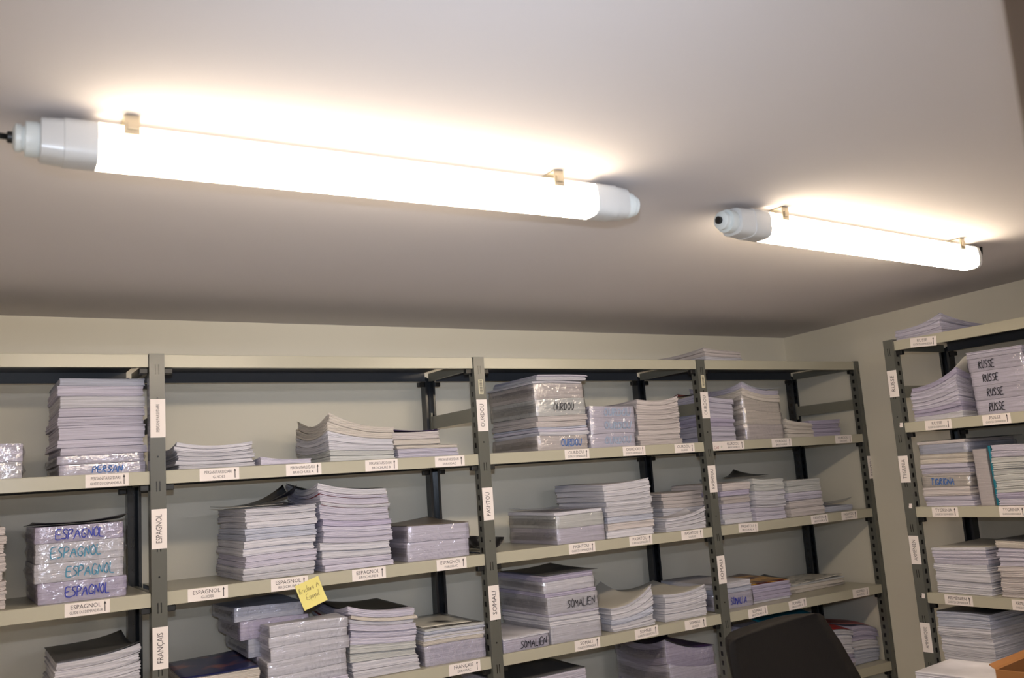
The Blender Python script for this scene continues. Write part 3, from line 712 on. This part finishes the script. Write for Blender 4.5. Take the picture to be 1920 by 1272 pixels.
S = stack('the lowest pile at the end post', 'B', 4, 2.715, 2.875, .155, n('b', 9, 5)+[('w', 9, 'r')]+n('w', 9, 2)+n('v', 9, 5), v0=.05, jit=.007, curl=(0, -.03, 0, -.03), p=2.5)
top_sheet(S, 'cover_sheet', 'maroon cover on the right pile at the end post', 'r', w=.155, lift=(.01, 0, .012, 0), du=0, mats='p')
# right unit
stack('the pile topping the right unit', 'R', 0, .022, .205, .036, n('l', 8, 5), v0=.012, curl=(0, .034, 0, .002), p=2.2, jit=.004)
S = stack('the curling lavender pile beside the RUSSE bundles', 'R', 1, .045, .228, .120, n('w', 8, 2)+n('v', 8, 3)+n('l', 8, 8)+n('v', 8, 2), v0=.02, curl=(0, .055, 0, .035), p=2.3, jit=.006)
top_sheet(S, 'cover_sheet', 'grey-white cover flaring up on the curling lavender RUSSE pile', 'y', w=.20, d=.20, du=.008, dv=0, lift=(0, .05, 0, .05))
S = stack('the wrapped RUSSE pile', 'R', 1, .288, .478, .213, [(W, 48, 'l', 'RUSSE', 'inkb', -.12, .055), (W, 46, 'l', 'RUSSE', 'inkb', -.1, .055), (W, 46, 'l', 'RUSSE', 'inkb', -.13, .055), (W, 42, 'l', 'RUSSE', 'inkb', -.15, .055), ('l', 14), ('l', 10)], v0=.02, jit=.003, lean=(-.014, 0))
S = stack('the beige and blue TYGRINIA pile', 'R', 2, .042, .222, .225, n('l', 10, 3)+n('p', 14, 2)+[(W, 32, 'c', 'TIGRIGNA', 'inkblue', -.05, .09, False)]+n('p', 8, 1)+n('l', 10, 3)+n('c', 10, 3)+[(W, 30, 'b', None, None, 0, 0, False)]+n('p', 10, 1), v0=.03, jit=.005)
top_sheet(S, 'cover_sheet', 'dark plastic-topped sheet on the beige and blue TYGRINIA pile', 'd', w=.22, d=.26, du=.02, lift=(0, 0, 0, 0))
# a bundle on edge and a teal folder beside it
def upright(un, k, u, wth, dd, hh, tone, name, label, cat, mat, tilt, v0=.03, film=True):
    rot, org, z0 = frame(un, k); b = MB(); rr = random.Random(5)
    rings = []
    for j in range(9):
        z = hh*j/8; off = -tilt*(1-j/8); o = rr.uniform(-.0006, .0006)
        rings.append([(x*(wth/2+o)+off*1.0, y, z) for (x, y) in ((-1, 0), (-.4, -.001), (.4, -.001), (1, 0), (1, dd), (-1, dd))])
    b.rings(rings)
    xy = org(u, v0)
    if film:
        root = empty(name, (xy[0], xy[1], z0+.0006), rot); b.obj('paper_block', mat, root)
        f = MB(); f.rings([[(p[0]+(.0012 if p[0] > 0 else -.0012), p[1]+(.001 if p[1] > .01 else -.0014), p[2]) for p in r] for r in rings], cap=False)
        f.obj('plastic_wrap', M['film'], root)
        return tag(root, label, cat)
    return tag(b.obj(name, mat, None, loc=(xy[0], xy[1], z0+.0006), rot=rot), label, cat)
upright('R', 2, .268, .046, .21, .186, 'p', 'wrapped_bundle', 'beige shrink-wrapped bundle standing on edge, TYGRINIA shelf', 'bundle', M['p'], -.004)
upright('R', 2, .300, .008, .26, .195, 't', 'folder', 'teal folder standing beside the upright beige bundle, TYGRINIA shelf', 'folder', M['t'], -.004, film=False, v0=.035)
stack('the pile beside the upright teal folder', 'R', 2, .312, .50, .195, n('l', 10, 2)+n('v', 9, 2)+n('g', 10, 10)+n('l', 9, 4), v0=.02, jit=.006)
S = stack('the square white ARMENIEN pile', 'R', 3, .047, .244, .155, n('w', 13, 3)+n('w', 16, 2)+n('w', 9, 2)+n('l', 10, 4)+[('w', 10, 'y')], v0=.02, jit=.005)
S = stack('the ARMENIEN pile at the right edge', 'R', 3, .282, .48, .180, n('p', 9, 9)+n('l', 8, 6)+n('c', 10, 2), v0=.02, jit=.006)
top_sheet(S, 'cover_sheet', 'dark cover on the pile at the right photo edge', 'd', lift=(0, 0, .0, .012))
S = stack('the dark-topped pile below the ARMENIEN shelf', 'R', 4, .036, .226, .232, n('b', 22, 2)+n('w', 14, 6)+n('b', 18, 1)+n('b', 16, 1), v0=.02, jit=.005, curl=(0, 0, 0, .01))
top_sheet(S, 'cover_sheet', 'dark grey cover on the pile below the ARMENIEN shelf', 'd', lift=(0, 0, 0, 0))
# curled catalogue behind the second post
b = MB(); rings = []
for j in range(7):
    ring = []
    y = j/6*.20
    for lay in (0, 1):
        rng = range(17) if lay == 0 else range(16, -1, -1)
        for i in rng:
            a = math.radians(188+i/16*150); r = .058-.002*j/6-lay*.0025
            ring.append((math.cos(a)*r, y, .058+math.sin(a)*r*.98))
    rings.append(ring)
b.rings(rings)
o = b.obj('catalogue', M['bw'], None, smooth=True, loc=(1.075, .12, SB[2]+.0006), rot=.05)
tag(o, 'dark glossy catalogue curled into a trough behind the second post', 'magazine')
# the yellow note
nt_ = empty('sticky_note', (.4065, -.0035, 1.321), 0)
b = MB(); rings = []
for i in range(9):
    q = i/8; z = .036-q*.072; y = -.0006-.012*(q**2)
    rings.append((z, y))
vs = []; fs = []
tilt = math.radians(17.5); ct, st_ = math.cos(tilt), math.sin(tilt)
def NT(p): return (p[0]*ct-p[2]*st_, p[1], p[0]*st_+p[2]*ct)
for lay in (0, 1):
    for (z, y) in rings:
        for x in (-.036, .036): vs.append(NT((x, y-lay*.0003, z)))
for i in range(8):
    fs.append([2*i, 2*i+1, 2*i+3, 2*i+2]); fs.append([18+2*i, 18+2*i+2, 18+2*i+3, 18+2*i+1])
    fs.append([2*i, 2*i+2, 20+2*i, 18+2*i]); fs.append([2*i+1, 19+2*i, 21+2*i, 2*i+3])
fs.append([0, 18, 19, 1]); fs.append([16, 17, 35, 34])
mesh_obj('note_paper', vs, fs, M['note'], nt_, smooth=False)
def NTT(zc, xc=0):
    def T(p):
        z = zc+p[1]; q = (.036-z)/.072
        return NT((xc+p[0], -.0006-.012*max(0, q)**2-.0008, z))
    return T
handwriting('Brochure A', .062, .0155, .0010, NTT(.017), nt_, M['pencil'], 4, .2)
handwriting('Espagnol', .040, .0150, .0010, NTT(-.006, .002), nt_, M['pencil'], 5, .2)
tag(nt_, 'yellow sticky note with handwriting hanging on the ESPAGNOL shelf edge', 'note')
# doodle card at the start of the third OURDOU bay
b = MB(); T = lambda p: (2.028+p[0], -.0002-p[2], SB[1]-.0165+p[1]); b.box(-.029, .029, -.0165, .0150, 0, .0006, 0, T)
dk = b.obj('doodled_label', M['label'], UB)
handwriting('cue', .026, .022, .0012, lambda p: (2.020+p[0], -.0012, SB[1]-.0165+p[1]), dk, M['inkred'], 7)
handwriting('o', .012, .016, .0012, lambda p: (2.046+p[0], -.0012, SB[1]-.0165+p[1]), dk, M['inkgreen'], 8)

# ------------------------------------------------------------------ ceiling lamps
def section(r, sq=.0, nseg=28, drop=.0):
    """rounded-square section of the lamp body, flat foot towards the ceiling"""
    pts = []
    for i in range(nseg):
        a = 2*PI*i/nseg
        c, s = math.cos(a), math.sin(a)
        e = 2/(2+sq)
        pts.append((r*abs(c)**e*(1 if c >= 0 else -1), r*abs(s)**e*(1 if s >= 0 else -1)))
    return pts
def lamp(p0, p1, label, caps, cable_left=False, cable_right=False, glow='tube'):
    """p0 -> p1: ends of the lit diffuser"""
    a, c = Vector(p0), Vector(p1); L = (c-a).length; rot = math.atan2(c.y-a.y, c.x-a.x)
    root = empty('ceiling_lamp', ((a.x+c.x)/2, (a.y+c.y)/2, a.z), rot)
    def prof(x, r, sq, zs=1.0): return [(x, y, z*zs) for (y, z) in section(r, sq)]
    R0 = .0325
    def tube_part(name, segs, mat, par=root):
        b = MB(); b.rings([prof(x, r, sq) for (x, r, sq) in segs]); o = b.obj(name, mat, par, smooth=True)
        o.data.set_sharp_from_angle(angle=math.radians(35)); return o
    sec = section(R0, 1.6, 40)
    def band(name, lo, hi, mat, closed):
        idx = [i for i in range(40) if lo*R0-1e-5 <= sec[i][1] <= hi*R0+1e-5]
        b = MB(); faces = []
        for i in range(40):
            j = (i+1) % 40; zc = (sec[i][1]+sec[j][1])/2
            if lo*R0 < zc <= hi*R0:
                k = len(b.v); b.v += [(-L/2, *sec[i]), (L/2, *sec[i]), (L/2, *sec[j]), (-L/2, *sec[j])]
                b.f.append([k, k+1, k+2, k+3]); b.m.append(0)
        return b.obj(name, mat, root)
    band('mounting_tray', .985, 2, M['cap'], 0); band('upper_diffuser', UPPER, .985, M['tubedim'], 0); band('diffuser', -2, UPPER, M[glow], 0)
    for sx, (l1, l2, l3) in ((-1, caps[0]), (1, caps[1])):
        x = L/2
        def S(lst): return [(sx*x_, r, q) for (x_, r, q) in (lst if sx > 0 else lst)]
        e = tube_part('end_cap', S([(x, R0+.001, 1.6), (x+l1, R0+.001, 1.6), (x+l1+.001, R0-.0005, 1.6), (x+l1+l2, R0-.002, 1.4), (x+l1+l2+.0015, R0-.0045, 1.2)]), M['cap'])
        g = tube_part('cable_gland', S([(x+l1+l2+.0015, .0245, .2), (x+l1+l2+.004, .026, .2), (x+l1+l2+l3*.55, .0255, .2), (x+l1+l2+l3*.57, .019, 0), (x+l1+l2+l3*.68, .0175, 0), (x+l1+l2+l3*.7, .0205, 0), (x+l1+l2+l3*.9, .0205, 0), (x+l1+l2+l3, .013, 0)]), M['gland'])
        xe = x+l1+l2+l3
        tube_part('end_plug', S([(xe, .0085, 0), (xe+.006, .0085, 0), (xe+.0075, .006, 0)]), M['plastic_k'], g)
    for fx in (-L/2+.045, L/2-.095):
        b = MB(); cl = CZ-a.z
        b.box(fx-.011, fx+.011, -.040, .040, cl-.0035, cl-.001)
        for sy in (-1, 1):
            b.box(fx-.011, fx+.011, min(sy*.038, sy*.041), max(sy*.038, sy*.041), .012, cl-.001)
            b.box(fx-.011, fx+.011, min(sy*.0325, sy*.041), max(sy*.0325, sy*.041), .010, .013)
            b.box(fx-.007, fx+.007, min(sy*.041, sy*.0445), max(sy*.041, sy*.0445), .018, .030)
        b.obj('mounting_clip', M['steel'], root, bevel=.0006)
    xe = L/2+sum(caps[0]); xr = L/2+sum(caps[1])
    def tubepath(pts, r):
        b = MB(); rings = []
        for i, p in enumerate(pts):
            p = Vector(p); t = (Vector(pts[min(i+1, len(pts)-1)])-Vector(pts[max(i-1, 0)])).normalized()
            s = t.cross(Vector((0, 0, 1))) if abs(t.z) < .9 else t.cross(Vector((0, 1, 0)))
            s.normalize(); u = s.cross(t)
            rings.append([p+s*r*math.cos(k*PI/5)+u*r*math.sin(k*PI/5) for k in range(10)])
        b.rings(rings); b.obj('cable', M['plastic_k'], root, smooth=True)
    if cable_left: tubepath([(-xe-.003, 0, 0), (-xe-.06, -.001, .002), (-xe-.3, -.003, .004), (-xe-.6, -.0, .004), (-xe-.805, .004, .002)], .0045)
    if cable_right: tubepath([(xr+.003, 0, 0), (xr+.015, 0, .001), (xr+.03, 0, .008), (xr+.04, 0, .022), (xr+.044, 0, .0415)], .004)
    return tag(root, label, 'lamp')
lamp((-.300, -1.166, 2.137), (.602, -1.186, 2.137), 'long lit tube lamp, nearer one, left on the ceiling', ((.045, .03, .036), (.05, .03, .036)), cable_left=True)
lamp((1.112, -1.158, 2.137), (2.02, -1.096, 2.137), 'smaller-looking lit tube lamp, right on the ceiling towards the corner', ((.052, .045, .04), (.012, .008, .02)), cable_right=True)

lamp((-2.25, -1.12, 2.137), (-1.35, -1.143, 2.137), 'unseen lit tube lamp added left of the photo frame, fed by the same black cable', ((.045, .03, .036), (.05, .03, .036)))  # unseen lamp inferred from the cable, added to raise bounce light

for x, wh in ((-2.3, 'left end of'), (-.55, 'middle of'), (1.2, 'right end of')):  # cool fill lamps added out of view to supply ambient light
    lamp((x-.45, -3.75, 2.137), (x+.45, -3.75, 2.137), 'added cool fill lamp at the '+wh+' the row behind the photographer', ((.045, .03, .036), (.05, .03, .036)), glow='coolfill')['group'] = 'fill lamps added behind the photographer'

# ------------------------------------------------------------------ office chair
ch = empty('office_chair', (1.19, -1.28, 0), 0)
def tiltz(x, z): return .075*(x-.06)*max(0, min(1, (z-.7)/.4))
def outline(zs, front, thick, crown=.02):
    rings = []
    for (z, xa, xb, y) in zs:
        ring = []; m_ = 12
        for i in range(m_+1):
            s = i/m_; x = xa+(xb-xa)*s; ring.append((x, y-crown*(2*s-1)**2, z+tiltz(x, z)))
        for i in range(m_, -1, -1):
            s = i/m_; x = xa+(xb-xa)*s; ring.append((x, y+thick*(1-(2*s-1)**6)+.004-crown*(2*s-1)**2, z+tiltz(x, z)))
        rings.append(ring)
    return rings
b = MB()
b.rings(outline([(.52, -.12, .26, .06), (.62, -.17, .285, .11), (.80, -.19, .270, .17), (.95, -.197, .235, .20), (1.08, -.202, .185, .222), (1.16, -.205, .146, .232), (1.212, -.207, .112, .236), (1.226, -.205, .104, .237), (1.234, -.201, .094, .238), (1.238, -.19, .078, .238)], 0, .05, .01))
b.obj('backrest', M['leather'], ch, smooth=True)
b = MB(); b.rings([[(x*k, y*k-.03, z) for (x, y) in [(.25*math.copysign(abs(math.cos(a))**.6, math.cos(a)), .24*math.copysign(abs(math.sin(a))**.6, math.sin(a))) for a in [2*PI*i/24 for i in range(24)]]] for (z, k) in ((.42, .9), (.43, 1), (.48, 1.02), (.505, .95), (.51, .85))])
b.obj('seat', M['leather'], ch, smooth=True)
b = MB(); b.rings([[(.028*math.cos(a), .028*math.sin(a)-.03, z) for a in [2*PI*i/16 for i in range(16)]] for z in (.10, .42)]); b.obj('gas_column', M['chrome'], ch, smooth=True)
b = MB(); b.box(-.03, .03, -.03, .10, .40, .42); b.box(-.03, .03, .085, .11, .40, .70); b.obj('back_bracket', M['plastic_k'], ch, bevel=.004)
for sx in (-1, 1):
    b = MB(); b.box(sx*.26-.02, sx*.26+.02, -.16, .10, .68, .71); b.box(sx*.265-.012, sx*.265+.012, -.05, 0, .44, .68); b.obj('armrest', M['plastic_k'], ch, bevel=.008)
for i in range(5):
    a = 2*PI*i/5+.3
    Tt = lambda p, a=a: (p[0]*math.cos(a)-p[1]*math.sin(a), p[0]*math.sin(a)+p[1]*math.cos(a)-.03, p[2])
    b = MB(); b.rings([[Tt((x, s*wd, z)) for (s, z) in ((-1, zl), (1, zl), (1, zh), (-1, zh))] for (x, wd, zl, zh) in ((.02, .028, .075, .125), (.28, .016, .06, .085))]); lg = b.obj('base_leg', M['plastic_k'], ch, bevel=.003)
    b = MB(); b.rings([[Tt((.28+.028*math.cos(t), yy, .029+.028*math.sin(t))) for t in [2*PI*k/16 for k in range(16)]] for yy in (-.016, .016)]); b.obj('castor', M['plastic_k'], lg)
tag(ch, 'black high-backed office chair standing in front of the shelving', 'chair')

# ------------------------------------------------------------------ table, white stack and open box at the lower right
tb = empty('table', (1.98, -1.25, 0), math.radians(0))
b = MB(); b.box(-.36, .36, -.46, .46, .725, .75); b.obj('tabletop', M['table'], tb, bevel=.003)
for sx in (-1, 1):
    for sy in (-1, 1):
        b = MB(); b.box(sx*.33-.02, sx*.33+.02, sy*.43-.02, sy*.43+.02, 0, .725); b.obj('leg', M['plastic_k'], tb)
tag(tb, 'wooden table below the white stack and the open cardboard box', 'table')
rA = math.radians(8)
Wt = lambda u, v: (1.83+u*math.cos(rA)-v*math.sin(rA), -1.205+u*math.sin(rA)+v*math.cos(rA))
stack('the pile beside the cardboard box', 'B', 0, 0.03, .235, .247, n('w', 14, 10)+n('w', 20, 5), v0=.075, d=.235, world=(rA, Wt, .7506), jit=.002, jyaw=.004, wave=.001)
bx = empty('cardboard_box', (1.676, -1.221, .7506), rA)
b = MB(); t = .004; Lx, Ly, Hh = .30, .22, .318
b.box(0, Lx, -Ly, 0, 0, t); b.box(0, t, -Ly, 0, t, Hh); b.box(Lx-t, Lx, -Ly, 0, t, Hh); b.box(t, Lx-t, -t, 0, t, Hh); b.box(t, Lx-t, -Ly, -Ly+t, t, Hh)
b.obj('box_body', M['card'], bx)
b = MB(); i = 0
b.rings([[(0.0, 0, Hh), (Lx, 0, Hh), (Lx, .003, Hh+.002), (0, .003, Hh+.002)], [(.02, .022, Hh+.004), (Lx-.01, .022, Hh+.004), (Lx-.01, .022, Hh+.007), (.02, .022, Hh+.007)]]); b.obj('box_flap', M['card'], bx)
tag(bx, 'open brown cardboard box at the lower right photo corner', 'box')
print('booklets', COUNT)
